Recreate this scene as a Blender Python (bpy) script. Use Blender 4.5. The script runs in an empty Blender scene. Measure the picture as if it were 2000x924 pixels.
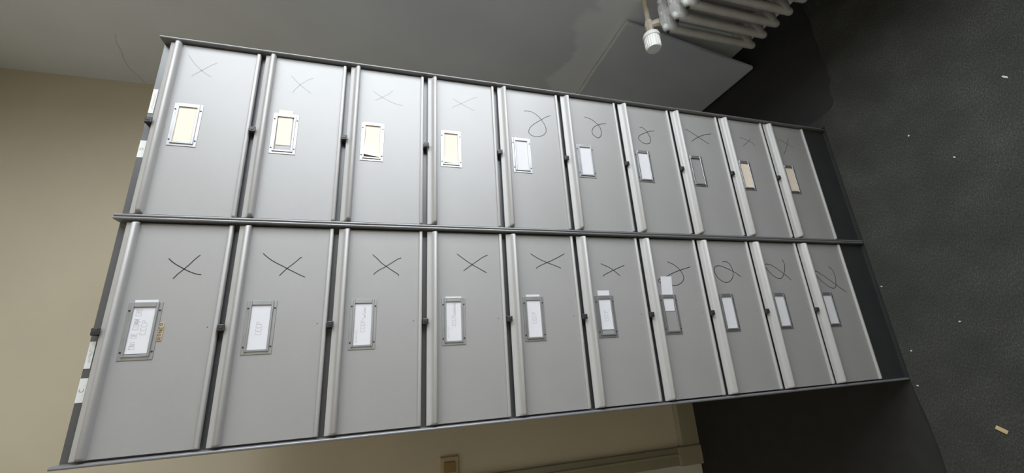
import bpy, bmesh, math, random
from mathutils import Vector, Matrix

random.seed(7)
scene = bpy.context.scene
col = scene.collection

# ------------------------------------------------------------------ camera
cam_data = bpy.data.cameras.new('camera')
cam = bpy.data.objects.new('camera', cam_data)
col.objects.link(cam)
cam_data.sensor_fit = 'HORIZONTAL'
cam_data.sensor_width = 36.0
cam_data.lens = 777.09 * 36.0 / 2000.0
cam_data.clip_start = 0.02
cam.location = (-0.31087, -0.88641, 1.48381)
cam.rotation_euler = (0.101551, 1.284535, -1.784191)
scene.camera = cam

# ------------------------------------------------------------------ world and light
XR, YB = 0.987, 1.0            # planes of the right wall and of the back wall
XL, YF, ZC = -2.4, -3.0, 3.15  # left wall, wall behind the photographer, ceiling
ZF = -0.006                    # bare floor; the carpet lies 6 mm thick on it
WY0, WY1, WZ0, WZ1 = -1.90, -0.28, 0.62, 2.60   # the window opening in the right wall

world = bpy.data.worlds.new('overcast_sky')
scene.world = world
world.use_nodes = True
bg = world.node_tree.nodes['Background']
bg.inputs[0].default_value = (0.80, 0.90, 1.0, 1)
bg.inputs[1].default_value = 1.0

sun = bpy.data.lights.new('daylight_outside_window', 'AREA')
sun.shape = 'RECTANGLE'
sun.size, sun.size_y = 2.1, 2.0
sun.energy = 151.0
sun.color = (0.90, 0.955, 1.0)
sun_ob = bpy.data.objects.new('daylight_outside_window', sun)
col.objects.link(sun_ob)
sun_ob.location = (XR + 0.17, (WY0 + WY1) / 2, (WZ0 + WZ1) / 2)
sun_ob.rotation_euler = (0, math.radians(90), 0)

scene.view_settings.view_transform = 'Standard'
scene.view_settings.look = 'None'
scene.view_settings.gamma = 1.0
scene.view_settings.use_curve_mapping = False
scene.view_settings.exposure = 0.0
scene.cycles.use_denoising = True
scene.cycles.max_bounces = 8
scene.cycles.diffuse_bounces = 6

# ------------------------------------------------------------------ materials
def mat(name, rgb, rough=0.5, metal=0.0, spec=0.5, var=0.0, vscale=20.0, bump=0.0, bscale=400.0, coat=0.0, stretch=None):
    m = bpy.data.materials.new(name)
    m.use_nodes = True
    nt = m.node_tree
    b = nt.nodes['Principled BSDF']
    b.inputs['Base Color'].default_value = (*rgb, 1)
    b.inputs['Roughness'].default_value = rough
    b.inputs['Metallic'].default_value = metal
    b.inputs['Specular IOR Level'].default_value = spec
    b.inputs['Coat Weight'].default_value = coat
    b.inputs['Coat Roughness'].default_value = 0.4
    tc = nt.nodes.new('ShaderNodeTexCoord')
    src = tc.outputs['Object']
    if stretch:
        mp = nt.nodes.new('ShaderNodeMapping')
        mp.inputs['Scale'].default_value = stretch
        nt.links.new(src, mp.inputs['Vector'])
        src = mp.outputs['Vector']
    if var > 0:
        n = nt.nodes.new('ShaderNodeTexNoise')
        n.inputs['Scale'].default_value = vscale
        n.inputs['Detail'].default_value = 4
        nt.links.new(src, n.inputs['Vector'])
        r = nt.nodes.new('ShaderNodeMapRange')
        r.inputs['From Min'].default_value = 0.3
        r.inputs['From Max'].default_value = 0.7
        r.inputs['To Min'].default_value = 1 - var
        r.inputs['To Max'].default_value = 1 + var
        nt.links.new(n.outputs['Fac'], r.inputs['Value'])
        mx = nt.nodes.new('ShaderNodeVectorMath')
        mx.operation = 'SCALE'
        mx.inputs[0].default_value = rgb
        nt.links.new(r.outputs['Result'], mx.inputs['Scale'])
        nt.links.new(mx.outputs['Vector'], b.inputs['Base Color'])
    if bump > 0:
        n2 = nt.nodes.new('ShaderNodeTexNoise')
        n2.inputs['Scale'].default_value = bscale
        n2.inputs['Detail'].default_value = 3
        nt.links.new(src, n2.inputs['Vector'])
        bp = nt.nodes.new('ShaderNodeBump')
        bp.inputs['Strength'].default_value = bump
        bp.inputs['Distance'].default_value = 0.002
        nt.links.new(n2.outputs['Fac'], bp.inputs['Height'])
        nt.links.new(bp.outputs['Normal'], b.inputs['Normal'])
    return m

M = {}
M['flap'] = mat('grey_enamel_paint', (0.228, 0.221, 0.217), 0.50, spec=1.0, var=0.03, vscale=6, bump=0.03, bscale=500)
M['rail'] = mat('lit_grey_rail_paint', (0.31, 0.30, 0.292), 0.48, spec=0.7, var=0.03, vscale=9)  # paler than the flaps: light caught by the ridges is put into the colour
M['body'] = mat('dark_grey_cabinet_paint', (0.042, 0.042, 0.045), 0.40, spec=1.0, var=0.05, vscale=8)
M['edge'] = mat('grey_edge_paint', (0.115, 0.115, 0.118), 0.30, spec=1.0, var=0.04, vscale=10)
M['plinth'] = mat('black_plinth_paint', (0.018, 0.019, 0.020), 0.55, var=0.1, vscale=12)
M['alu'] = mat('brushed_aluminium', (0.35, 0.353, 0.36), 0.44, metal=0.85, var=0.06, vscale=40)
M['rivet'] = mat('dark_rivet_steel', (0.03, 0.028, 0.027), 0.5, metal=0.4)
M['catch'] = mat('blackened_steel', (0.035, 0.035, 0.037), 0.4, metal=0.3)
M['ink'] = mat('black_marker_ink', (0.008, 0.008, 0.009), 0.40, spec=0.45)
M['glare_faint_ink'] = mat('glare_and_faint_marker_ink', (0.075, 0.075, 0.078), 0.42, spec=1.0)  # greyed by painted-in window glare on upper marks; lower marks are faint pen
M['pencil'] = mat('grey_pencil', (0.25, 0.25, 0.255), 0.6)
M['print'] = mat('dark_print', (0.06, 0.06, 0.065), 0.6)
M['white_card'] = mat('white_card_stock', (0.52, 0.515, 0.535), 0.8, spec=0.15, var=0.02, vscale=30)
M['cream_card'] = mat('cream_card_stock', (0.60, 0.515, 0.425), 0.8, spec=0.15, var=0.03, vscale=30)
M['sticker'] = mat('white_sticker_paper', (0.52, 0.52, 0.50), 0.6)
M['brass'] = mat('worn_brass', (0.36, 0.29, 0.19), 0.5, metal=0.2, var=0.15, vscale=200)
M['brown'] = mat('dark_brown_enamel', (0.05, 0.03, 0.018), 0.5)
M['radiator'] = mat('off_white_radiator_paint', (0.43, 0.428, 0.42), 0.45, var=0.12, vscale=14, bump=0.08, bscale=60)
M['plastic'] = mat('white_plastic', (0.80, 0.80, 0.79), 0.35)
M['cream_wall'] = mat('cream_wall_paint', (0.53, 0.475, 0.365), 0.8, var=0.05, vscale=2.5, bump=0.12, bscale=60)
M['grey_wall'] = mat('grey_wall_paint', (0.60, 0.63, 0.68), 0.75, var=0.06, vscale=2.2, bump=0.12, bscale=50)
M['ceiling'] = mat('white_ceiling_paint', (0.68, 0.62, 0.52), 0.9, bump=0.05, bscale=40)
M['olive_trim'] = mat('olive_cream_trim_paint', (0.29, 0.265, 0.185), 0.45, var=0.06, vscale=8)
M['door'] = mat('pale_grey_door_paint', (0.55, 0.54, 0.50), 0.45, var=0.04, vscale=5)
M['board'] = mat('pale_blue_grey_board', (0.50, 0.53, 0.58), 0.5, var=0.05, vscale=5)
M['floor'] = mat('black_floor_covering', (0.012, 0.0115, 0.012), 0.7, var=0.2, vscale=20, bump=0.1, bscale=90)
M['switch'] = mat('old_ivory_plastic', (0.40, 0.30, 0.19), 0.4)
M['rocker'] = mat('amber_rocker_plastic', (0.22, 0.15, 0.05), 0.4)
M['frame'] = mat('white_window_paint', (0.72, 0.71, 0.68), 0.4)
M['crumb'] = mat('white_crumb', (0.55, 0.545, 0.52), 0.7)
M['scrap'] = mat('tan_scrap', (0.42, 0.32, 0.17), 0.7)
M['crack'] = mat('hairline_crack', (0.22, 0.21, 0.19), 0.9)
M['raw_edge'] = mat('pale_raw_board_edge', (0.62, 0.61, 0.58), 0.7)
M['pipe'] = mat('painted_pipe', (0.50, 0.45, 0.37), 0.45, var=0.15, vscale=30)

# clear window glass: lets daylight through, mirrors a little
g = bpy.data.materials.new('window_glass')
g.use_nodes = True
nt = g.node_tree
nt.nodes.clear()
o_ = nt.nodes.new('ShaderNodeOutputMaterial')
mx = nt.nodes.new('ShaderNodeMixShader')
tr = nt.nodes.new('ShaderNodeBsdfTransparent')
gl = nt.nodes.new('ShaderNodeBsdfGlossy')
gl.inputs['Roughness'].default_value = 0.02
mx.inputs[0].default_value = 0.04
nt.links.new(tr.outputs[0], mx.inputs[1])
nt.links.new(gl.outputs[0], mx.inputs[2])
nt.links.new(mx.outputs[0], o_.inputs[0])
M['glass'] = g

# carpet: dark needle felt with a streaky nap and pale flecks
c = mat('dark_needle_felt', (0.05, 0.052, 0.049), 0.95, spec=0.15)
nt = c.node_tree
b = nt.nodes['Principled BSDF']
tc = [n for n in nt.nodes if n.type == 'TEX_COORD'][0]
mp = nt.nodes.new('ShaderNodeMapping')
mp.inputs['Scale'].default_value = (1.0, 2.6, 1.0)
mp.inputs['Rotation'].default_value = (0, 0, 0.5)
nt.links.new(tc.outputs['Object'], mp.inputs['Vector'])
n1 = nt.nodes.new('ShaderNodeTexNoise'); n1.inputs['Scale'].default_value = 170; n1.inputs['Detail'].default_value = 6; n1.inputs['Roughness'].default_value = 0.7
n2 = nt.nodes.new('ShaderNodeTexNoise'); n2.inputs['Scale'].default_value = 7; n2.inputs['Detail'].default_value = 3
nt.links.new(mp.outputs[0], n1.inputs['Vector']); nt.links.new(tc.outputs['Object'], n2.inputs['Vector'])
add = nt.nodes.new('ShaderNodeMath'); add.operation = 'MULTIPLY_ADD'; add.inputs[1].default_value = 0.30
nt.links.new(n2.outputs['Fac'], add.inputs[0]); nt.links.new(n1.outputs['Fac'], add.inputs[2])
cr = nt.nodes.new('ShaderNodeValToRGB')
cr.color_ramp.elements[0].position = 0.50; cr.color_ramp.elements[0].color = (0.026, 0.027, 0.025, 1)
cr.color_ramp.elements[1].position = 0.90; cr.color_ramp.elements[1].color = (0.10, 0.101, 0.091, 1)
e = cr.color_ramp.elements.new(0.68); e.color = (0.046, 0.047, 0.043, 1)
nt.links.new(add.outputs[0], cr.inputs[0]); nt.links.new(cr.outputs[0], b.inputs['Base Color'])
bp = nt.nodes.new('ShaderNodeBump'); bp.inputs['Strength'].default_value = 0.6; bp.inputs['Distance'].default_value = 0.004
nt.links.new(n1.outputs['Fac'], bp.inputs['Height']); nt.links.new(bp.outputs[0], b.inputs['Normal'])
M['carpet'] = c

# right wall: grey paint with bounced light painted in as a paler, cloudy area low down beside the radiator
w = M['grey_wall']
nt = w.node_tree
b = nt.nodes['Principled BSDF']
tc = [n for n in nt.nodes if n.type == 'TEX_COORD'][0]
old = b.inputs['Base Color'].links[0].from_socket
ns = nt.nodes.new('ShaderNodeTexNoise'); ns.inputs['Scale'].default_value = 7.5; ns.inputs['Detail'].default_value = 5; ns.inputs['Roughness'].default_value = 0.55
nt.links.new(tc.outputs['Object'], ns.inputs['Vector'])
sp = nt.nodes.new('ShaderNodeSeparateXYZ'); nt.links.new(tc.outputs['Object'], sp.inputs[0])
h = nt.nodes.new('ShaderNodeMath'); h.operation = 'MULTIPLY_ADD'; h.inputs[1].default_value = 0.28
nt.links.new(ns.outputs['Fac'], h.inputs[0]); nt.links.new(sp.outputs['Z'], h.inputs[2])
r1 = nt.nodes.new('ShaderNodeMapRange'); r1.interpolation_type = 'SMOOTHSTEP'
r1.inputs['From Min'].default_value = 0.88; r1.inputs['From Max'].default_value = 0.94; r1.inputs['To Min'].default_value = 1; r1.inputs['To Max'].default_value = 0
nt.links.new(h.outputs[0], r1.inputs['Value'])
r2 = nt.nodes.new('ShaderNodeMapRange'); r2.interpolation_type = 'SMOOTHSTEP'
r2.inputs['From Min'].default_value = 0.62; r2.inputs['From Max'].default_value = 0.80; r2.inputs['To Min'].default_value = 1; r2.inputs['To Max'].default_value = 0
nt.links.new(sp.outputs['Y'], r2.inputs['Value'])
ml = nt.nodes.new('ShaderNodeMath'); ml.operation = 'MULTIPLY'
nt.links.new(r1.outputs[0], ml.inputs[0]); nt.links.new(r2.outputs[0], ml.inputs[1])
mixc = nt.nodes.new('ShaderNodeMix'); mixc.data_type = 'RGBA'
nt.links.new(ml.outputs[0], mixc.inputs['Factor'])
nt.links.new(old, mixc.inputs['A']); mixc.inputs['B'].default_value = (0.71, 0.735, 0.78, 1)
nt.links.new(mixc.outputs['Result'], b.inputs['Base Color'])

# ------------------------------------------------------------------ mesh helpers
class MB:
    def __init__(self):
        self.bm = bmesh.new()
    def box(self, x0, x1, y0, y1, z0, z1, bevel=0.0, seg=2):
        r = bmesh.ops.create_cube(self.bm, size=1.0)
        vs = r['verts']
        for v in vs:
            v.co = Vector(((x0 + x1) / 2 + v.co.x * (x1 - x0), (y0 + y1) / 2 + v.co.y * (y1 - y0), (z0 + z1) / 2 + v.co.z * (z1 - z0)))
        if bevel:
            es = list({e for v in vs for e in v.link_edges})
            bmesh.ops.bevel(self.bm, geom=es, offset=bevel, segments=seg, affect='EDGES', profile=0.5)
        return self
    def tube(self, pts, rad, n=14, caps=True):
        pts = [Vector(p) for p in pts]
        if not isinstance(rad, (list, tuple)):
            rad = [rad] * len(pts)
        rings = []
        up = None
        for i, p in enumerate(pts):
            d = (pts[min(i + 1, len(pts) - 1)] - pts[max(i - 1, 0)]).normalized()
            if up is None or abs(d.dot(up)) > 0.95:
                up = Vector((0, 0, 1)) if abs(d.z) < 0.8 else Vector((1, 0, 0))
            a = d.cross(up).normalized()
            bb = d.cross(a).normalized()
            rr = rad[i] if isinstance(rad[i], (list, tuple)) else (rad[i], rad[i])
            rings.append([self.bm.verts.new(p + a * math.cos(2 * math.pi * k / n) * rr[0] + bb * math.sin(2 * math.pi * k / n) * rr[1]) for k in range(n)])
        for r0, r1 in zip(rings, rings[1:]):
            for k in range(n):
                self.bm.faces.new((r0[k], r0[(k + 1) % n], r1[(k + 1) % n], r1[k]))
        if caps:
            self.bm.faces.new(rings[0][::-1]); self.bm.faces.new(rings[-1])
        return self
    def prism(self, poly, axis, a0, a1):
        """poly: points in the plane normal to axis; extruded from a0 to a1."""
        def P(u, v, a):
            return {'x': (a, u, v), 'y': (u, a, v), 'z': (u, v, a)}[axis]
        A = [self.bm.verts.new(P(u, v, a0)) for u, v in poly]
        B = [self.bm.verts.new(P(u, v, a1)) for u, v in poly]
        n = len(poly)
        for k in range(n):
            self.bm.faces.new((A[k], A[(k + 1) % n], B[(k + 1) % n], B[k]))
        self.bm.faces.new(A[::-1]); self.bm.faces.new(B)
        return self
    def loft(self, rings):
        R = [[self.bm.verts.new(p) for p in ring] for ring in rings]
        n = len(R[0])
        for r0, r1 in zip(R, R[1:]):
            for k in range(n):
                self.bm.faces.new((r0[k], r0[(k + 1) % n], r1[(k + 1) % n], r1[k]))
        self.bm.faces.new(R[0][::-1]); self.bm.faces.new(R[-1])
        return self
    def stroke(self, pts, y, wid, thick=0.00012):
        """a pen line in an x-z plane facing -y: pts are (x, z); smoothed and given a little thickness"""
        P = [Vector((a, 0, b_)) for a, b_ in pts]
        Q = []
        for i in range(len(P) - 1):
            p0 = P[max(i - 1, 0)]; p1 = P[i]; p2 = P[i + 1]; p3 = P[min(i + 2, len(P) - 1)]
            S = 4
            for s in range(S):
                t = s / S
                Q.append(0.5 * ((2 * p1) + (p2 - p0) * t + (2 * p0 - 5 * p1 + 4 * p2 - p3) * t * t + (3 * p1 - p0 - 3 * p2 + p3) * t ** 3))
        Q.append(P[-1])
        L, Rr = [], []
        for i, q in enumerate(Q):
            d = Q[min(i + 1, len(Q) - 1)] - Q[max(i - 1, 0)]
            if d.length < 1e-9:
                d = Vector((1, 0, 0))
            d.normalize()
            nn = Vector((-d.z, 0, d.x))
            ww = wid / 2 * (0.6 if i in (0, len(Q) - 1) else 1.0)
            L.append(q + nn * ww); Rr.append(q - nn * ww)
        rings = []
        for l, r in zip(L, Rr):
            rings.append([(l.x, y, l.z), (r.x, y, r.z), (r.x, y - thick, r.z), (l.x, y - thick, l.z)])
        return self.loft(rings)
    def mesh(self, name, smooth=False, angle=35):
        bmesh.ops.recalc_face_normals(self.bm, faces=self.bm.faces[:])
        me = bpy.data.meshes.new(name)
        self.bm.to_mesh(me); self.bm.free()
        if smooth:
            for p in me.polygons:
                p.use_smooth = True
            me.set_sharp_from_angle(angle=math.radians(angle))
        return me
    def build(self, name, material, parent=None, smooth=False, loc=None):
        me = self.mesh(name, smooth)
        return link(name, me, material, parent, loc)

def link(name, me, material=None, parent=None, loc=None):
    if material is not None and not me.materials:
        me.materials.append(material)
    o = bpy.data.objects.new(name, me)
    col.objects.link(o)
    if parent is not None:
        o.parent = parent
    if loc is not None:
        o.location = loc
    return o

def tag(o, label=None, cat=None, group=None, kind=None):
    if label: o['label'] = label
    if cat: o['category'] = cat
    if group: o['group'] = group
    if kind: o['kind'] = kind
    return o

def empty(name, loc=(0, 0, 0)):
    o = bpy.data.objects.new(name, None)
    o.empty_display_size = 0.05
    col.objects.link(o)
    o.location = loc
    return o

# ------------------------------------------------------------------ the room
TH = 0.12
def struct(name, mb, m, parent=None, smooth=False):
    o = mb.build(name, m, parent, smooth)
    if parent is None:
        tag(o, kind='structure')
    return o

tag(struct('floor', MB().box(XL, XR, YF, YB, ZF - 0.1, ZF), M['floor']), 'bare black floor between the carpet and the walls', 'floor')
tag(struct('ceiling', MB().box(XL - TH, XR + TH, YF - TH, YB + TH, ZC, ZC + 0.1), M['ceiling']), 'white painted ceiling over the room', 'ceiling')
tag(struct('wall_back', MB().box(XL - TH, XR + TH, YB, YB + TH, ZF - 0.1, ZC), M['cream_wall']), 'cream painted wall behind the two filing cabinets', 'wall')
tag(struct('wall_left', MB().box(XL - TH, XL, YF, YB, ZF - 0.1, ZC), M['cream_wall']), 'cream painted side wall beyond the door', 'wall')
tag(struct('wall_front', MB().box(XL - TH, XR + TH, YF - TH, YF, ZF - 0.1, ZC), M['cream_wall']), 'cream painted wall opposite the cabinets', 'wall')
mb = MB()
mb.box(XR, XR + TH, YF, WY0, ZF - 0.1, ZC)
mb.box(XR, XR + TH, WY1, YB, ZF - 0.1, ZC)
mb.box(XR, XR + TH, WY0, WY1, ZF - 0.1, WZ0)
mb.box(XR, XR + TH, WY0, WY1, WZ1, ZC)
wall_r = tag(struct('wall_right', mb, M['grey_wall']), 'grey painted wall with the radiator and a painted patch of light', 'wall')
ck = [(0.70, 2.545), (0.745, 2.565), (0.79, 2.572), (0.84, 2.590), (0.905, 2.598), (0.95, 2.588), (0.992, 2.586)]
mb = MB()
for (a, b_), (c_, d_) in zip(ck, ck[1:]):
    mb.loft([[(XR - 0.0004, a, b_ - 0.0005), (XR - 0.0004, a, b_ + 0.0005), (XR + 0.001, a, b_ + 0.0005), (XR + 0.001, a, b_ - 0.0005)],
             [(XR - 0.0004, c_, d_ - 0.0005), (XR - 0.0004, c_, d_ + 0.0005), (XR + 0.001, c_, d_ + 0.0005), (XR + 0.001, c_, d_ - 0.0005)]])
mb.build('crack', M['crack'], wall_r)

# the window above the radiator, outside the picture, with its two casements
win = tag(empty('window_1', (XR + 0.06, (WY0 + WY1) / 2, WZ0)), 'white casement window over the radiator', 'window', kind='structure')
W0, W1, H1 = -(WY1 - WY0) / 2, (WY1 - WY0) / 2, WZ1 - WZ0
fm = MB()
fm.box(-0.03, 0.03, W0, W1, 0, 0.05, 0.004).box(-0.03, 0.03, W0, W1, H1 - 0.05, H1, 0.004)
fm.box(-0.03, 0.03, W0, W0 + 0.05, 0, H1, 0.004).box(-0.03, 0.03, W1 - 0.05, W1, 0, H1, 0.004)
fm.box(-0.03, 0.03, -0.04, 0.04, 0, H1, 0.004)
fm.build('window_frame', M['frame'], win)
MB().box(-0.09, -0.02, W0, W1, -0.02, 0.0, 0.004).build('window_sill', M['frame'], win)
for a, b_ in ((W0 + 0.05, -0.04), (0.04, W1 - 0.05)):
    MB().box(-0.002, 0.002, a, b_, 0.05, H1 - 0.05).build('window_pane', M['glass'], win)

# skirting and door on the back wall, left of the cabinets
bb = MB()
prof = [(YB, ZF), (YB - 0.014, ZF), (YB - 0.014, 0.092), (YB - 0.010, 0.100), (YB - 0.006, 0.108), (YB, 0.110)]
bb.prism(prof, 'x', -0.757, XR)
tag(struct('baseboard_back', bb, M['olive_trim']), 'olive cream skirting board along the back wall', 'skirting board')
door = tag(empty('door_1', (-1.26, YB, ZF)), 'pale grey door with an olive cream casing in the back wall', 'door', kind='structure')
def casing(s):
    m_ = MB()
    x0, x1 = (0.424, 0.503) if s > 0 else (-0.503, -0.424)
    m_.box(x0, x1, -0.018, 0, 0.13, 2.12, 0.003)
    xo = x1 - 0.030 if s > 0 else x0 + 0.030
    m_.tube([(xo, -0.018, 0.13), (xo, -0.018, 2.12)], 0.006, 10)
    return m_
for s in (1, -1):
    casing(s).build('casing', M['olive_trim'], door, True)
    x0, x1 = (0.420, 0.505) if s > 0 else (-0.505, -0.420)
    MB().box(x0, x1, -0.024, 0, 0, 0.135, 0.004).build('plinth_block', M['olive_trim'], door)
MB().box(-0.503, 0.503, -0.018, 0, 2.12, 2.20, 0.003).build('head_casing', M['olive_trim'], door)
leaf = MB().box(-0.424, 0.424, -0.006, 0, 0.006, 2.12).build('door_leaf', M['door'], door)
for z0, z1 in ((0.18, 0.85), (1.05, 1.98)):
    for x0, x1 in ((-0.34, -0.05), (0.05, 0.34)):
        MB().box(x0, x1, -0.012, -0.005, z0, z1, 0.004).build('panel', M['door'], leaf)

# light switch beside the door
sw = tag(empty('light_switch', (-0.710, YB, 1.240)), 'old brownish light switch on the back wall beside the door casing', 'switch')
MB().box(-0.038, 0.038, -0.012, 0, -0.038, 0.038, 0.003).build('plate', M['switch'], sw)
MB().box(-0.020, 0.020, -0.018, -0.012, -0.023, 0.023, 0.002).build('rocker', M['rocker'], sw)

# carpet with a ragged edge that stops short of the right wall's foot
edge = [(XL, 0.004), (-1.9, -0.004), (-1.4, -0.006), (-1.05, 0.002), (-0.80, -0.012), (-0.62, -0.016), (-0.533, -0.012), (-0.477, -0.005), (-0.44, -0.0035),
        (0.436, -0.0035), (0.442, 0.10), (0.470, 0.10), (0.473, 0.034), (0.475, 0.004), (0.480, -0.022), (0.487, -0.045), (0.497, -0.054), (0.511, -0.059),
        (0.540, -0.056), (0.569, -0.058), (0.577, -0.067), (0.587, -0.075), (0.615, -0.069), (0.650, -0.073), (0.694, -0.066), (0.735, -0.072), (0.783, -0.069), (0.85, -0.074), (0.913, -0.067), (XR, -0.071)]
poly = [(XL, YF)] + edge + [(XR, YF)]
cp = MB()
cp.prism(poly, 'z', ZF, 0.0)
tag(cp.build('carpet', M['carpet']), 'dark grey needle felt carpet with a ragged edge by the cabinets', 'carpet')

def lump(name, x, y, s, m, flat=0.5, seed=0):
    rnd = random.Random(seed)
    bm = bmesh.new()
    bmesh.ops.create_icosphere(bm, subdivisions=2, radius=1.0)
    for v in bm.verts:
        k = 1 + rnd.uniform(-0.25, 0.25)
        v.co = Vector((v.co.x * s[0] * k, v.co.y * s[1] * k, (v.co.z + 0.9) * s[2] * flat * k))
    me = bpy.data.meshes.new(name)
    bm.to_mesh(me); bm.free()
    o = link(name, me, m, None, (x, y, 0.0))
    o.rotation_euler = (0, 0, rnd.uniform(0, 3))
    return o
CR = [(0.271, -0.213, 'pale crumb on the carpet nearest the ragged dark edge'),
      (0.158, -0.286, 'pale crumb on the carpet in front of the right cabinet'),
      (-0.152, -0.009, 'pale crumb on the carpet beside the left cabinet plinth'),
      (-0.349, -0.031, 'pale crumb by the foot of the left cabinet'),
      (-0.278, -0.164, 'pale crumb on the carpet in front of the left cabinet'),
      (-0.447, -0.017, 'pale crumb at the left corner of the left cabinet')]
for i, (x, y, lab) in enumerate(CR):
    y = min(y, -0.012)
    tag(lump('crumb', x, y, (0.0026, 0.0019, 0.0016), M['crumb'], 0.8, i), lab, 'crumb', 'pale crumbs on the carpet')
o = lump('fluff', 0.309, -0.432, (0.0075, 0.0022, 0.0015), M['crumb'], 0.7, 11)
o.rotation_euler = (0, 0, 0.6)
tag(o, 'thin pale thread of fluff on the carpet far from the cabinets', 'fluff')
pc = MB()
pc.box(-0.011, 0.011, -0.005, 0.005, 0.0003, 0.0030, 0.001)
o = pc.build('scrap', M['scrap'], None, False, (-0.547, -0.163, 0.0))
o.rotation_euler = (0, 0, 1.05)
tag(o, 'tan scrap of wood lying on the carpet left of the cabinets', 'scrap')

# board leaning on the right wall, behind the radiator end
bl = 0.622
ang = math.atan2(0.114, 0.61)
pts = []
bd = MB()
bd.box(-0.018, 0.0, 0.185, 0.90, 0.0, bl, 0.004)
o = bd.build('leaning_board', M['board'], None, False, (0.868, 0, ZF + 0.0035))
o.rotation_euler = (0, ang, 0)
MB().box(-0.0165, -0.0005, 0.187, 0.898, bl - 0.002, bl + 0.0025, 0.0008).build('edge_strip', M['raw_edge'], o)
tag(o, 'pale grey board leaning on the grey wall beside the radiator', 'board')

# ------------------------------------------------------------------ column radiator on the right wall
XF = 0.778
RZ0, RZ1 = 0.178, 0.592
sec = MB()
def column(m_, x, rx, ry, z0, z1):
    prof = []
    n = 5
    for k in range(n + 1):
        t = k / n * math.pi / 2
        prof.append((z0 + rx * (1 - math.cos(t)) if k else z0, max(math.sin(t), 0.12)))
    pts_ = [(x, 0, z) for z, _ in prof] + [(x, 0, z1 - rx * (1 - math.cos((n - k) / n * math.pi / 2))) for k in range(n + 1)]
    rr = [s for _, s in prof] + [max(math.sin((n - k) / n * math.pi / 2), 0.12) for k in range(n + 1)]
    m_.tube(pts_, [(ry * s, rx * s) for s in rr], 14)
for i, x in enumerate((0.017, 0.075, 0.133)):
    column(sec, x, 0.0165, 0.0120, 0, RZ1 - RZ0)
for zc in (0.040, RZ1 - RZ0 - 0.040):
    sec.tube([(0.006, 0, zc), (0.017, 0, zc), (0.133, 0, zc), (0.144, 0, zc)], [(0.010, 0.018), (0.0165, 0.030), (0.0165, 0.030), (0.010, 0.018)], 14)
    sec.tube([(0.075, -0.0262, zc), (0.075, 0.0262, zc)], 0.026, 16)
top = RZ1 - RZ0
sec.prism([(0.012, top - 0.012), (0.040, top - 0.004), (0.110, top - 0.004), (0.138, top - 0.012), (0.138, top - 0.07), (0.110, top - 0.055), (0.040, top - 0.055), (0.012, top - 0.075)], 'y', -0.011, 0.011)
me_sec = sec.mesh('section', True, 40)
nub = MB()
nub.tube([(-0.004, 0, top - 0.017), (0.010, 0, top - 0.017)], [0.0055, 0.0065], 6)
me_nub = nub.mesh('plug')
rad = tag(empty('radiator', (XF, 0.028, 0)), 'off-white cast iron column radiator on the grey wall', 'radiator')
for k in range(16):
    s = link('section', me_sec, M['radiator'], rad, (0, -0.0525 * k, RZ0))
    pl = link('plug', me_nub, M['rivet'], s)
VX, VY, VZ = 0.037, 0.057, 0.598      # where the thermostat head joins the valve
vb = MB()
# supply pipe from the wall, elbow body and union into the end section
vb.tube([(XR - XF, VY + 0.004, VZ - 0.006), (0.14, VY + 0.002, VZ - 0.002), (VX + 0.052, VY, VZ)], 0.0100, 12)
vb.build('supply_pipe', M['pipe'], rad, True)
vb = MB()
vb.tube([(VX + 0.060, VY, VZ), (VX + 0.052, VY, VZ), (VX + 0.036, VY, VZ), (VX + 0.020, VY, VZ), (VX - 0.004, VY, VZ)], [0.0130, 0.0160, 0.0175, 0.0140, 0.0110], 8)
vb.tube([(VX + 0.036, VY, VZ), (VX + 0.040, VY - 0.016, VZ - 0.018), (0.075, 0.026, RZ1 - 0.040)], [0.0115, 0.0140, 0.0180], 8)
vb.build('valve_body', M['pipe'], rad, True)
hd = MB()
pr = [(-0.002, 0.014), (-0.004, 0.0285), (-0.009, 0.0305), (-0.020, 0.0305), (-0.022, 0.0272), (-0.065, 0.0258), (-0.069, 0.0240), (-0.0698, 0.016)]
hd.tube([(VX + x, VY, VZ) for x, _ in pr], [r for _, r in pr], 32)
head = hd.build('thermostat_head', M['plastic'], rad, True)
for k in range(22):
    t = 2 * math.pi * k / 22
    rb = MB()
    cy, cz = math.cos(t), math.sin(t)
    rb.tube([(VX + x, VY + r * cy, VZ + r * cz) for x, r in ((-0.0235, 0.0266), (-0.026, 0.0266), (-0.061, 0.0256), (-0.064, 0.0240))], [0.001, 0.0021, 0.0021, 0.001], 6)
    rb.build('rib', M['plastic'], head, True)

# ------------------------------------------------------------------ the two flap filing cabinets
W, H, DEPTH = 0.4314, 2.0, 0.55
PITCH, LIP0 = 0.1895, 1.8065
YP = 0.0115                    # front of the flap sheet behind the side edges
X0, X1 = 0.0093, W - 0.0093    # a flap between the cabinet sides
CX = W / 2
def lip(k):
    return LIP0 - PITCH * k

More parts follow.
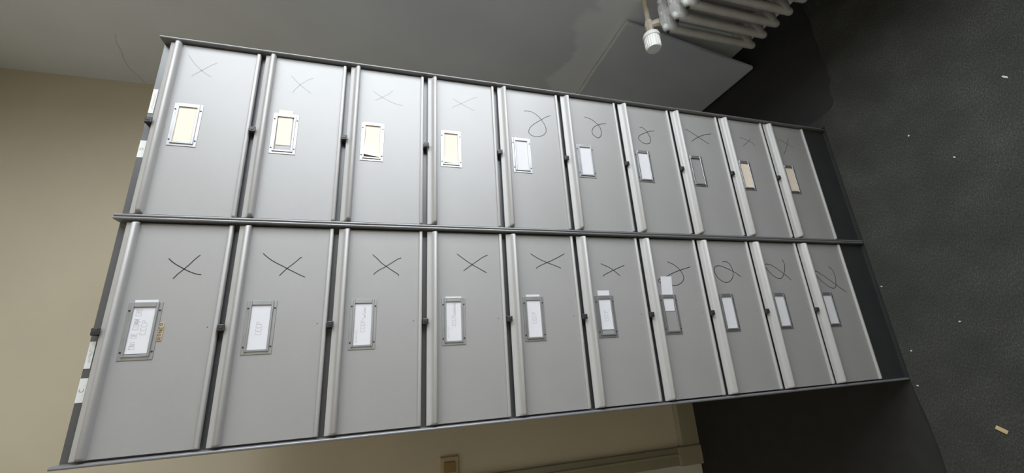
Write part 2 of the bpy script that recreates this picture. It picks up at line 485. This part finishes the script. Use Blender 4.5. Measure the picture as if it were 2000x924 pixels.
# pen strokes on each flap, tenths of a millimetre (x, z) on the flap fronts
MARKS = {
    'R0': [[(3968, 19453), (3843, 19374), (3703, 19264), (3586, 19142), (3499, 19033), (3449, 18931)], [(3405, 19314), (3505, 19219), (3631, 19104), (3753, 18987), (3855, 18868)]],
    'R1': [[(3760, 17351), (3658, 17262), (3539, 17142), (3449, 17042), (3386, 16952), (3315, 16879)], [(3281, 17272), (3381, 17228), (3479, 17170), (3548, 17118), (3628, 17041), (3703, 16962), (3768, 16857)]],
    'R2': [[(3617, 15489), (3549, 15411), (3458, 15264), (3389, 15126), (3325, 14987), (3297, 14873), (3281, 14759)], [(3335, 15426), (3392, 15341), (3453, 15264), (3521, 15171), (3593, 15092), (3696, 15002)]],
    'R3': [[(3692, 13483), (3635, 13408), (3561, 13276), (3491, 13144), (3431, 13011), (3376, 12886)], [(3388, 13505), (3463, 13411), (3532, 13295), (3605, 13186), (3699, 13048), (3775, 12928), (3827, 12807)]],
    'R4': [[(3561, 11496), (3582, 11377), (3569, 11259), (3504, 11146), (3416, 11047), (3317, 10976), (3216, 10918), (3105, 10882), (3006, 10877), (2909, 10919), (2836, 11005), (2789, 11127), (2783, 11244), (2818, 11345), (2888, 11397), (2967, 11387), (3080, 11324), (3177, 11225), (3263, 11113), (3363, 10972), (3450, 10843), (3528, 10694)]],
    'R5': [[(3618, 9631), (3594, 9489), (3543, 9370), (3476, 9278), (3400, 9199), (3307, 9148), (3198, 9132), (3099, 9142), (3003, 9191), (2963, 9253), (2980, 9333), (3048, 9411), (3129, 9438), (3223, 9413), (3309, 9351), (3371, 9266), (3416, 9171), (3452, 9064), (3480, 8925)]],
    'R6': [[(3490, 7788), (3488, 7683), (3442, 7609), (3356, 7543), (3257, 7497), (3155, 7469), (3062, 7479), (2971, 7528), (2938, 7621), (2944, 7725), (2996, 7819), (3075, 7886), (3144, 7876), (3214, 7814), (3280, 7698), (3341, 7569), (3390, 7454), (3430, 7262)]],
    'R7': [[(3636, 6071), (3527, 5861), (3395, 5637), (3287, 5457), (3173, 5259)], [(3198, 5945), (3290, 5815), (3395, 5637), (3460, 5492), (3524, 5307), (3571, 5091)]],
    'R8': [[(3575, 3944), (3545, 3778), (3483, 3601), (3410, 3454), (3313, 3356)], [(3250, 3893), (3369, 3719), (3478, 3588), (3576, 3481)]],
    'R9': [[(3671, 2240), (3664, 2120), (3606, 1989), (3545, 1890), (3492, 1772), (3460, 1639)], [(3779, 1739), (3616, 1842), (3435, 1936), (3255, 2051), (3106, 2192)]],
    'L0': [[(-795, 19036), (-860, 18972), (-921, 18890), (-969, 18811), (-1017, 18731), (-1065, 18637), (-1104, 18536), (-1117, 18450)], [(-1200, 18903), (-1114, 18845), (-1057, 18797), (-986, 18736), (-910, 18675), (-807, 18603), (-718, 18524)]],
    'L1': [[(-665, 17442), (-734, 17369), (-804, 17281), (-878, 17160), (-933, 17056), (-984, 16969), (-1054, 16839), (-1115, 16726), (-1168, 16617)], [(-1139, 17096), (-1069, 17042), (-984, 16969), (-899, 16879), (-812, 16795), (-754, 16742), (-747, 16709)]],
    'L2': [[(-656, 15314), (-760, 15200), (-848, 15116), (-922, 15019), (-996, 14914), (-1065, 14814), (-1109, 14751), (-1140, 14762)], [(-1114, 15272), (-1067, 15236), (-1006, 15158), (-953, 15063), (-899, 14983), (-832, 14886), (-755, 14772), (-727, 14697)]],
    'L3': [[(-610, 13446), (-738, 13279), (-866, 13093), (-964, 12920), (-1063, 12747)], [(-1021, 13305), (-866, 13093), (-740, 12912), (-671, 12806), (-627, 12703)]],
    'L4': [[(-570, 11626), (-690, 11437), (-797, 11203), (-866, 11012), (-936, 10837)], [(-956, 11508), (-893, 11422), (-797, 11203), (-700, 10979), (-559, 10704)]],
    'L5': [[(-806, 9713), (-852, 9619), (-878, 9545), (-930, 9446), (-987, 9367), (-1049, 9289), (-1128, 9199)], [(-1144, 9699), (-1098, 9635), (-1041, 9511), (-985, 9377), (-933, 9251), (-888, 9126), (-847, 9025)]],
    'L6': [[(-737, 7673), (-779, 7556), (-844, 7431), (-942, 7326), (-1029, 7269), (-1137, 7230), (-1213, 7241), (-1299, 7305), (-1357, 7406), (-1389, 7500), (-1399, 7595), (-1387, 7771), (-1339, 7957), (-1296, 8039), (-1256, 8062), (-1217, 8011), (-1199, 7941), (-1170, 7849), (-1132, 7743), (-1051, 7551), (-972, 7307), (-924, 7131), (-873, 6939)]],
    'L7': [[(-717, 5804), (-713, 5663), (-773, 5565), (-869, 5517), (-991, 5502), (-1112, 5528), (-1206, 5587), (-1293, 5709), (-1319, 5830), (-1285, 5949), (-1193, 6069), (-1073, 6141), (-954, 6150), (-866, 6087), (-834, 5973), (-857, 5834), (-924, 5672), (-998, 5496), (-1072, 5368), (-1159, 5260)]],
    'L8': [[(-617, 3537), (-710, 3496), (-825, 3500), (-954, 3544), (-1096, 3639), (-1194, 3753), (-1211, 3848), (-1166, 3975), (-1055, 4115), (-915, 4228), (-810, 4282), (-771, 4199), (-787, 4062), (-857, 3907), (-976, 3733), (-1082, 3589), (-1173, 3476), (-1265, 3391)]],
    'L9': [[(-824, 1712), (-888, 1614), (-981, 1557), (-1109, 1544), (-1251, 1564), (-1377, 1602), (-1475, 1658), (-1516, 1750), (-1501, 1857), (-1438, 1980), (-1333, 2123), (-1194, 2271), (-1082, 2347), (-998, 2361), (-984, 2263), (-1061, 2126), (-1166, 1963), (-1278, 1803), (-1398, 1626), (-1504, 1481), (-1643, 1263)]],
}


# --- meshes shared by all flaps; z is measured from the flap's bottom lip
def flap_mesh():
    m_ = MB()
    m_.box(X0, X1, YP, YP + 0.0025, -0.002, PITCH - 0.0300, 0.0004, 1)
    return m_.mesh('flap')
def ring_profile(f):
    # rail cross-section (y, z): flat strip above, rounded finger ridge below
    zt = PITCH - 0.0143
    q = [(0.0092, -0.0008), (0.0088, -0.0065), (0.0070, -0.0096), (0.0022, -0.0122), (-0.0020, -0.0138), (-0.0044, -0.0158), (-0.0050, -0.0178), (-0.0048, -0.0200), (-0.0030, -0.0217), (0.0010, -0.0224), (YP - 0.0002, -0.0224)]
    p = [(0.0120, zt), (0.0100, zt)] + [(0.0088 + (y - 0.0088) * f if y < 0.0088 else y, zt + dz) for y, dz in q] + [(0.0120, zt - 0.0224)]
    return p
def rail_mesh():
    m_ = MB()
    rings = []
    for x, f in ((X0, 0.15), (X0 + 0.0012, 0.55), (X0 + 0.003, 0.85), (X0 + 0.006, 1.0), (X1 - 0.005, 1.0), (X1 - 0.0025, 0.88), (X1 - 0.001, 0.6), (X1, 0.2)):
        rings.append([(x, y, z) for y, z in ring_profile(f)])
    m_.loft(rings)
    return m_.mesh('pull_rail', True, 50)
def lip_mesh():
    m_ = MB()
    rings = []
    for x, f in ((X0, 0.55), (X0 + 0.001, 0.85), (X0 + 0.003, 1.0), (X1 - 0.003, 1.0), (X1 - 0.001, 0.85), (X1, 0.55)):
        ring = [(x, 0.0150, 0.0036), (x, YP - 0.001, 0.0036)]
        for k in range(9):
            t = math.radians(90 - k * 180 / 8)
            ring.append((x, YP - 0.001 - f * 0.0048 * max(0.0, math.cos(t)) ** 0.45, 0.0036 * math.sin(t)))
        ring += [(x, YP - 0.001, -0.0037), (x, 0.0150, -0.0037)]
        rings.append(ring)
    m_.loft(rings)
    return m_.mesh('bottom_lip', True, 50)
HZ = 0.1165                    # centre of the label holder above the lip
def holder_mesh():
    m_ = MB()
    ya, yb = YP - 0.0012, YP - 0.0001
    # flat flange: top, bottom and closed left end
    m_.box(-0.0515, 0.0515, ya, yb, 0.0192, 0.0262, 0.0003, 1)
    m_.box(-0.0515, 0.0515, ya, yb, -0.0262, -0.0192, 0.0003, 1)
    m_.box(-0.0515, -0.0455, ya, yb, -0.0192, 0.0192, 0.0003, 1)
    # raised channel round the window; the right end is open behind for the card
    yc, yd = YP - 0.0034, YP - 0.0016
    m_.box(-0.0462, 0.0515, yc, yd, 0.0168, 0.0208, 0.0005, 1)
    m_.box(-0.0462, 0.0515, yc, yd, -0.0208, -0.0168, 0.0005, 1)
    m_.box(-0.0462, -0.0422, yc, yd, -0.0168, 0.0168, 0.0005, 1)
    m_.box(0.0428, 0.0515, yc, yd, -0.0168, 0.0168, 0.0005, 1)
    m_.box(-0.0462, 0.0515, yd, ya, 0.0190, 0.0208)
    m_.box(-0.0462, 0.0515, yd, ya, -0.0208, -0.0190)
    m_.box(-0.0462, -0.0448, yd, ya, -0.0168, 0.0168)
    return m_.mesh('label_holder')
def rivet_mesh():
    m_ = MB()
    m_.tube([(0, YP - 0.001, 0), (0, YP - 0.0017, 0), (0, YP - 0.0021, 0)], [0.0018, 0.0017, 0.0008], 10)
    return m_.mesh('rivet', True)
def catch_mesh():
    m_ = MB()
    # small block between two flaps with a tongue hooked over the rail below
    m_.box(-0.0065, 0.0065, 0.0035, 0.0235, -0.0042, 0.0042, 0.0008)
    m_.box(-0.0055, 0.0065, 0.0015, 0.0060, -0.0085, 0.0036, 0.0010)
    m_.box(-0.0020, 0.0055, 0.0005, 0.0030, -0.0060, 0.0010, 0.0006)
    return m_.mesh('catch')
def hole_mesh():
    m_ = MB()
    m_.tube([(0, YP + 0.001, 0), (0, YP - 0.0002, 0)], 0.0011, 8)
    return m_.mesh('pinhole')
ME = {n: f() for n, f in (('flap', flap_mesh), ('pull_rail', rail_mesh), ('bottom_lip', lip_mesh), ('label_holder', holder_mesh), ('rivet', rivet_mesh), ('catch', catch_mesh), ('pinhole', hole_mesh))}

# --- simple stroke letters in a unit box, for handwriting and print
GLYPH = {
    'C': [[(0.95, 0.88), (0.8, 1.0), (0.25, 1.0), (0.05, 0.85), (0.0, 0.5), (0.05, 0.15), (0.25, 0.0), (0.8, 0.0), (0.95, 0.10)]],
    'P': [[(0.05, 0.0), (0.05, 0.5), (0.05, 1.0)], [(0.05, 1.0), (0.7, 1.0), (0.92, 0.82), (0.88, 0.62), (0.65, 0.5), (0.05, 0.47)]],
    'N': [[(0.0, 0.0), (0.0, 0.5), (0.0, 1.0)], [(0.0, 1.0), (0.5, 0.5), (0.95, 0.0)], [(0.95, 0.0), (0.95, 0.5), (0.95, 1.0)]],
    'I': [[(0.5, 0.0), (0.5, 0.5), (0.5, 1.0)]],
    'D': [[(0.05, 0.0), (0.05, 0.5), (0.05, 1.0)], [(0.05, 1.0), (0.6, 0.95), (0.95, 0.7), (0.95, 0.3), (0.6, 0.05), (0.05, 0.0)]],
    'E': [[(0.9, 1.0), (0.4, 1.0), (0.05, 1.0)], [(0.05, 1.0), (0.05, 0.5), (0.05, 0.0)], [(0.05, 0.0), (0.5, 0.0), (0.9, 0.0)], [(0.05, 0.52), (0.4, 0.52), (0.75, 0.52)]],
    'O': [[(0.5, 1.0), (0.15, 0.9), (0.0, 0.5), (0.15, 0.1), (0.5, 0.0), (0.85, 0.1), (1.0, 0.5), (0.85, 0.9), (0.5, 1.0)]],
    'M': [[(0.0, 0.0), (0.05, 0.5), (0.1, 1.0)], [(0.1, 1.0), (0.3, 0.6), (0.5, 0.25)], [(0.5, 0.25), (0.7, 0.6), (0.9, 1.0)], [(0.9, 1.0), (0.95, 0.5), (1.0, 0.0)]],
    'R': [[(0.05, 0.0), (0.05, 0.5), (0.05, 1.0)], [(0.05, 1.0), (0.7, 1.0), (0.9, 0.8), (0.7, 0.55), (0.05, 0.5)], [(0.4, 0.5), (0.7, 0.25), (0.95, 0.0)]],
}
def write(mb, text, x0, x1, z0, z1, y, wid, gap=0.28, small=()):
    n = len(text)
    cw = (x1 - x0) / (n - gap * 1.0)
    for i, ch in enumerate(text):
        gx = x0 + i * cw
        w_ = cw * (1 - gap)
        if ch == ' ':
            continue
        a, b_ = z0, z1
        if i in small:
            a = z0 + (z1 - z0) * 0.38
            b_ = z1 + (z1 - z0) * 0.02
            gx, w_ = gx + w_ * 0.1, w_ * 0.75
        for st in GLYPH[ch]:
            mb.stroke([(gx + u * w_, a + v * (b_ - a)) for u, v in st], y, wid, 0.0001)
def scrawl(mb, x0, x1, z0, z1, y, wid, n, seed):
    rnd = random.Random(seed)
    pts = []
    for k in range(n + 1):
        t = k / n
        zz = (z0 if k % 2 else z0 + (z1 - z0) * rnd.uniform(0.35, 0.8))
        if rnd.random() < 0.15:
            zz = z1
        pts.append((x0 + (x1 - x0) * t, zz))
    mb.stroke(pts, y, wid, 0.0001)

CARDS = {   # column + row: (material, left, right, bottom, top, tilt, curl)
    'R0': ('cream_card', -0.0440, 0.0460, -0.0180, 0.0180, 0.0, 0),
    'R1': ('cream_card', -0.0296, 0.0615, -0.0135, 0.0160, 0.015, 0),
    'R2': ('cream_card', -0.0410, 0.0460, -0.0175, 0.0180, 0.0, 0.0045),
    'R3': ('cream_card', -0.0420, 0.0460, -0.0175, 0.0180, 0.0, 0.0022),
    'R4': ('white_card', -0.0440, 0.0460, -0.0178, 0.0178, 0.0, 0),
    'R5': ('white_card', -0.0440, 0.0460, -0.0178, 0.0178, 0.0, 0),
    'R6': ('white_card', -0.0440, 0.0450, -0.0178, 0.0178, 0.0, 0),
    'R8': ('cream_card', -0.0436, 0.0460, -0.0178, 0.0178, 0.0, 0),
    'R9': ('cream_card', -0.0440, 0.0460, -0.0178, 0.0178, 0.0, 0),
    'L0': ('white_card', -0.0405, 0.0560, -0.0178, 0.0178, 0.0, 0),
    'L1': ('white_card', -0.0440, 0.0470, -0.0178, 0.0178, 0.0, 0),
    'L2': ('white_card', -0.0440, 0.0460, -0.0178, 0.0178, 0.0, 0),
    'L3': ('white_card', -0.0430, 0.0545, -0.0178, 0.0178, 0.0, 0),
    'L4': ('white_card', -0.0440, 0.0565, -0.0172, 0.0172, 0.0, 0),
    'L5': ('white_card', -0.0322, 0.0645, -0.0165, 0.0165, 0.0, 0),
    'L6': ('white_card', 0.0085, 0.1005, -0.0170, 0.0175, -0.085, 0),
    'L7': ('white_card', -0.0440, 0.0460, -0.0178, 0.0178, 0.0, 0),
    'L8': ('white_card', -0.0440, 0.0460, -0.0178, 0.0178, 0.0, 0),
    'L9': ('white_card', -0.0440, 0.0460, -0.0178, 0.0178, 0.0, 0),
}
ORD = ['top', 'second', 'third', 'fourth', 'fifth', 'sixth', 'seventh', 'eighth', 'ninth', 'bottom']
CARD_TEXT = {'L0': 'white card lettered CNI DE COMM CRE and CCCP in the left cabinet\'s top holder',
             'L1': 'white card with only CCCP written on it, second flap of the left cabinet',
             'L2': 'white card with CCCP and a cursive line, third flap of the left cabinet',
             'L3': 'white card with CCCP and a cursive line, fourth flap of the left cabinet',
             'L4': 'white CCCP card in the fifth flap of the left cabinet',
             'L5': 'white CCCP card pushed out sideways, sixth flap of the left cabinet',
             'L6': 'blank white card slid halfway out of its holder on the left cabinet',
             'R1': 'cream card poking out of the second holder of the right cabinet',
             'R2': 'cream card with a curled corner in the third holder of the right cabinet'}

cab_meshes = {}
def make_cabinet(side):
    ox = 0.0 if side == 'R' else -W
    word = 'right' if side == 'R' else 'left'
    cab = empty('filing_cabinet', (ox + CX, 0, ZF))
    tag(cab, {'R': 'tall grey ten-flap filing cabinet nearest the radiator, marked D on top', 'L': 'tall grey ten-flap filing cabinet on the door side, marked C on top'}[side], 'filing cabinet', 'ten-flap filing cabinets')
    def P(mb, name, m, parent=cab, smooth=False):
        o = mb.build(name, m, parent, smooth)
        if parent is cab:
            o.location = (-CX, 0, -ZF)
        return o
    t = 0.0055
    for x0 in (0.0001, W - t - 0.0001):
        s = MB()
        pr_ = [(x0, DEPTH), (x0, 0.0024), (x0 + 0.0006, 0.0009), (x0 + 0.0020, 0.0), (x0 + t - 0.0020, 0.0), (x0 + t - 0.0006, 0.0009), (x0 + t, 0.0024), (x0 + t, DEPTH)]
        s.prism(pr_, 'z', ZF, H)
        P(s, 'side_panel', M['edge'], smooth=True)
    P(MB().box(t, W - t, 0.0225, 0.0255, 0.090, H - 0.0005), 'face_frame', M['body'])
    P(MB().box(t, W - t, 0.0256, DEPTH - 0.002, H - 0.003, H - 0.0005), 'top_panel', M['body'])
    P(MB().box(t, W - t, DEPTH - 0.0019, DEPTH, ZF + 0.0, H - 0.0005), 'back_panel', M['body'])
    P(MB().box(t, W - t, 0.0125, 0.03, ZF, 0.0975), 'plinth', M['plinth'])
    # catches in the gaps and on the header
    for k in range(-1, 9):
        c_ = link('catch', ME['catch'], M['catch'], cab, (0.0, 0, lip(k) - 0.0088 - ZF))
    # stickers on the header
    st = {'R': ((0.2430, 0.3035, 1.9900, 1.9990, None), (0.1370, 0.1764, 1.9885, 1.9995, 'D')),
          'L': ((-0.2770 + W, -0.2310 + W, 1.9900, 1.9990, None), (-0.3325 + W, -0.2930 + W, 1.9885, 1.9995, 'C'))}[side]
    for a, b_, z0, z1, ch in st:
        s = P(MB().box(a, b_, 0.0218, 0.0224, z0, z1), 'sticker', M['sticker'])
        m_ = MB()
        if ch:
            s['label'] = 'white sticker lettered ' + ch
            c0 = (a + b_) / 2
            write(m_, ch, c0 - 0.0024, c0 + 0.0024, z0 + 0.0030, z1 - 0.0026, 0.0218, 0.0007, 0.0)
            m_.build('lettering', M['print'], s)
        else:
            scrawl(m_, a + 0.010, b_ - 0.012, z0 + 0.0025, z0 + 0.0062, 0.0218, 0.0006, 18, 3 if side == 'R' else 5)
            m_.build('lettering', M['pencil'], s)
    # flaps
    for k in range(10):
        key = side + str(k)
        f = link('flap', ME['flap'], M['flap'], cab, (-CX, 0, lip(k) - ZF))
        link('pull_rail', ME['pull_rail'], M['rail'], f)
        link('bottom_lip', ME['bottom_lip'], M['rail'], f)
        link('label_holder', ME['label_holder'], M['alu'], f, (CX, 0, HZ))
        for sx in (-1, 1):
            for sz in (-1, 1):
                link('rivet', ME['rivet'], M['rivet'], f, (CX + sx * 0.0370 - 0.0005, 0, HZ + sz * 0.0233))
        if side == 'L':
            link('pinhole', ME['pinhole'], M['rivet'], f, (CX + 0.003, 0, 0.014))
        m_ = MB()
        for stv in MARKS[key]:
            m_.stroke([(a / 10000 - ox, b_ / 10000 - lip(k)) for a, b_ in stv], YP, INKW)
        pm = m_.build('pen_mark', M['glare_faint_ink'] if key in ('R0', 'R1', 'R2', 'R3', 'R8', 'R9') else M['ink'], f)
        pm['label'] = 'hand-drawn black marker cross' if key in ('R0','R1','R2','R3','R7','R8','R9','L0','L1','L2','L3','L4','L5') else 'hand-drawn black marker loop'
        if key == 'L0':
            bx = MB().box(CX - 0.0195, CX + 0.0135, YP - 0.0012, YP, 0.0820, 0.0902, 0.0004, 1)
            bd_ = bx.build('badge', M['brass'], f)
            bd_['label'] = 'worn brass maker badge lettered RONEO'
            # the letters stand raised on the plate
            lm = MB()
            write(lm, 'RONEO', CX - 0.0175, CX + 0.0125, 0.0832, 0.0890, YP - 0.0012, 0.0011, 0.25, small=(1, 4))
            lo = lm.build('badge_lettering', M['brown'], f)
    # cards in the holders: loose things of their own
    for k in range(10):
        key = side + str(k)
        if key not in CARDS:
            continue
        mname, a, b_, z0, z1, tilt, curl = CARDS[key]
        yc0 = YP - 0.0007
        bm = bmesh.new()
        nx, nz = 10, 6
        fr_, bk = [], []
        for i in range(nx + 1):
            r0, r1 = [], []
            for j in range(nz + 1):
                u, v = i / nx, j / nz
                x = a + (b_ - a) * u
                z = z0 + (z1 - z0) * v
                # a lifted lower-left corner; a card that leans out droops a touch forward
                q = max(0.0, 1 - (u * 1.5 + (1 - v) * 0.55)) * max(0, 1)
                d = curl * q ** 2 * 1.6
                xs = x + d * 0.4
                out = max(0.0, x - 0.054)
                yy = yc0 - d - out * 0.03
                if tilt:
                    zz = z + (x - 0.047) * tilt
                else:
                    zz = z
                r0.append(bm.verts.new((xs, yy - 0.00025, zz)))
                r1.append(bm.verts.new((xs, yy, zz)))
            fr_.append(r0); bk.append(r1)
        for i in range(nx):
            for j in range(nz):
                bm.faces.new((fr_[i][j], fr_[i + 1][j], fr_[i + 1][j + 1], fr_[i][j + 1]))
                bm.faces.new((bk[i][j], bk[i][j + 1], bk[i + 1][j + 1], bk[i + 1][j]))
        for i in range(nx):
            bm.faces.new((fr_[i][0], bk[i][0], bk[i + 1][0], fr_[i + 1][0])); bm.faces.new((fr_[i][nz], fr_[i + 1][nz], bk[i + 1][nz], bk[i][nz]))
        for j in range(nz):
            bm.faces.new((fr_[0][j], fr_[0][j + 1], bk[0][j + 1], bk[0][j])); bm.faces.new((fr_[nx][j], bk[nx][j], bk[nx][j + 1], fr_[nx][j + 1]))
        bmesh.ops.recalc_face_normals(bm, faces=bm.faces[:])
        me = bpy.data.meshes.new('label_card'); bm.to_mesh(me); bm.free()
        cd = link('label_card', me, M[mname], None, (ox + CX, 0, lip(k) + HZ))
        word2 = 'cream' if mname == 'cream_card' else 'white'
        tag(cd, CARD_TEXT.get(key, 'blank %s card in the holder of the %s flap, %s cabinet' % (word2, ORD[k], word)), 'card', 'cards in the flap label holders')
        yt = yc0 - 0.00025
        A0, A1, B0, B1 = -0.0422, 0.0428, 0.0168, -0.0168   # the holder's window
        fx = lambda u: A0 + (A1 - A0) * u
        fz = lambda v: B0 + (B1 - B0) * v
        m_ = None
        if key == 'L0':
            m_ = MB()
            write(m_, 'CNI DE COMM CRE', fx(0.11), fx(0.97), fz(0.38), fz(0.13), yt, 0.0006)
            write(m_, 'CCCP', fx(0.41), fx(0.71), fz(0.74), fz(0.49), yt, 0.0006)
        elif key in ('L1', 'L4', 'L5'):
            m_ = MB()
            u0, u1, v0, v1 = {'L1': (0.32, 0.61, 0.62, 0.33), 'L4': (0.37, 0.67, 0.64, 0.37), 'L5': (0.36, 0.66, 0.64, 0.36)}[key]
            write(m_, 'CCCP', fx(u0), fx(u1), fz(v0), fz(v1), yt, 0.0006)
        elif key in ('L2', 'L3'):
            m_ = MB()
            u0, u1, u2 = {'L2': (0.30, 0.57, 0.90), 'L3': (0.37, 0.63, 0.97)}[key]
            write(m_, 'CCCP', fx(u0), fx(u1), fz(0.63), fz(0.39), yt, 0.0006)
            scrawl(m_, fx(u1), fx(u2), fz(0.64), fz(0.46), yt, 0.0005, 22, 20 + k)
            scrawl(m_, fx(0.05), fx(0.20), fz(0.20), fz(0.10), yt, 0.0004, 9, 30 + k)
            scrawl(m_, fx(0.23), fx(0.36), fz(0.20), fz(0.10), yt, 0.0004, 7, 40 + k)
        if m_ is not None:
            m_.build('handwriting', M['pencil'], cd)
    return cab

INKW = 0.0018
make_cabinet('R')
make_cabinet('L')
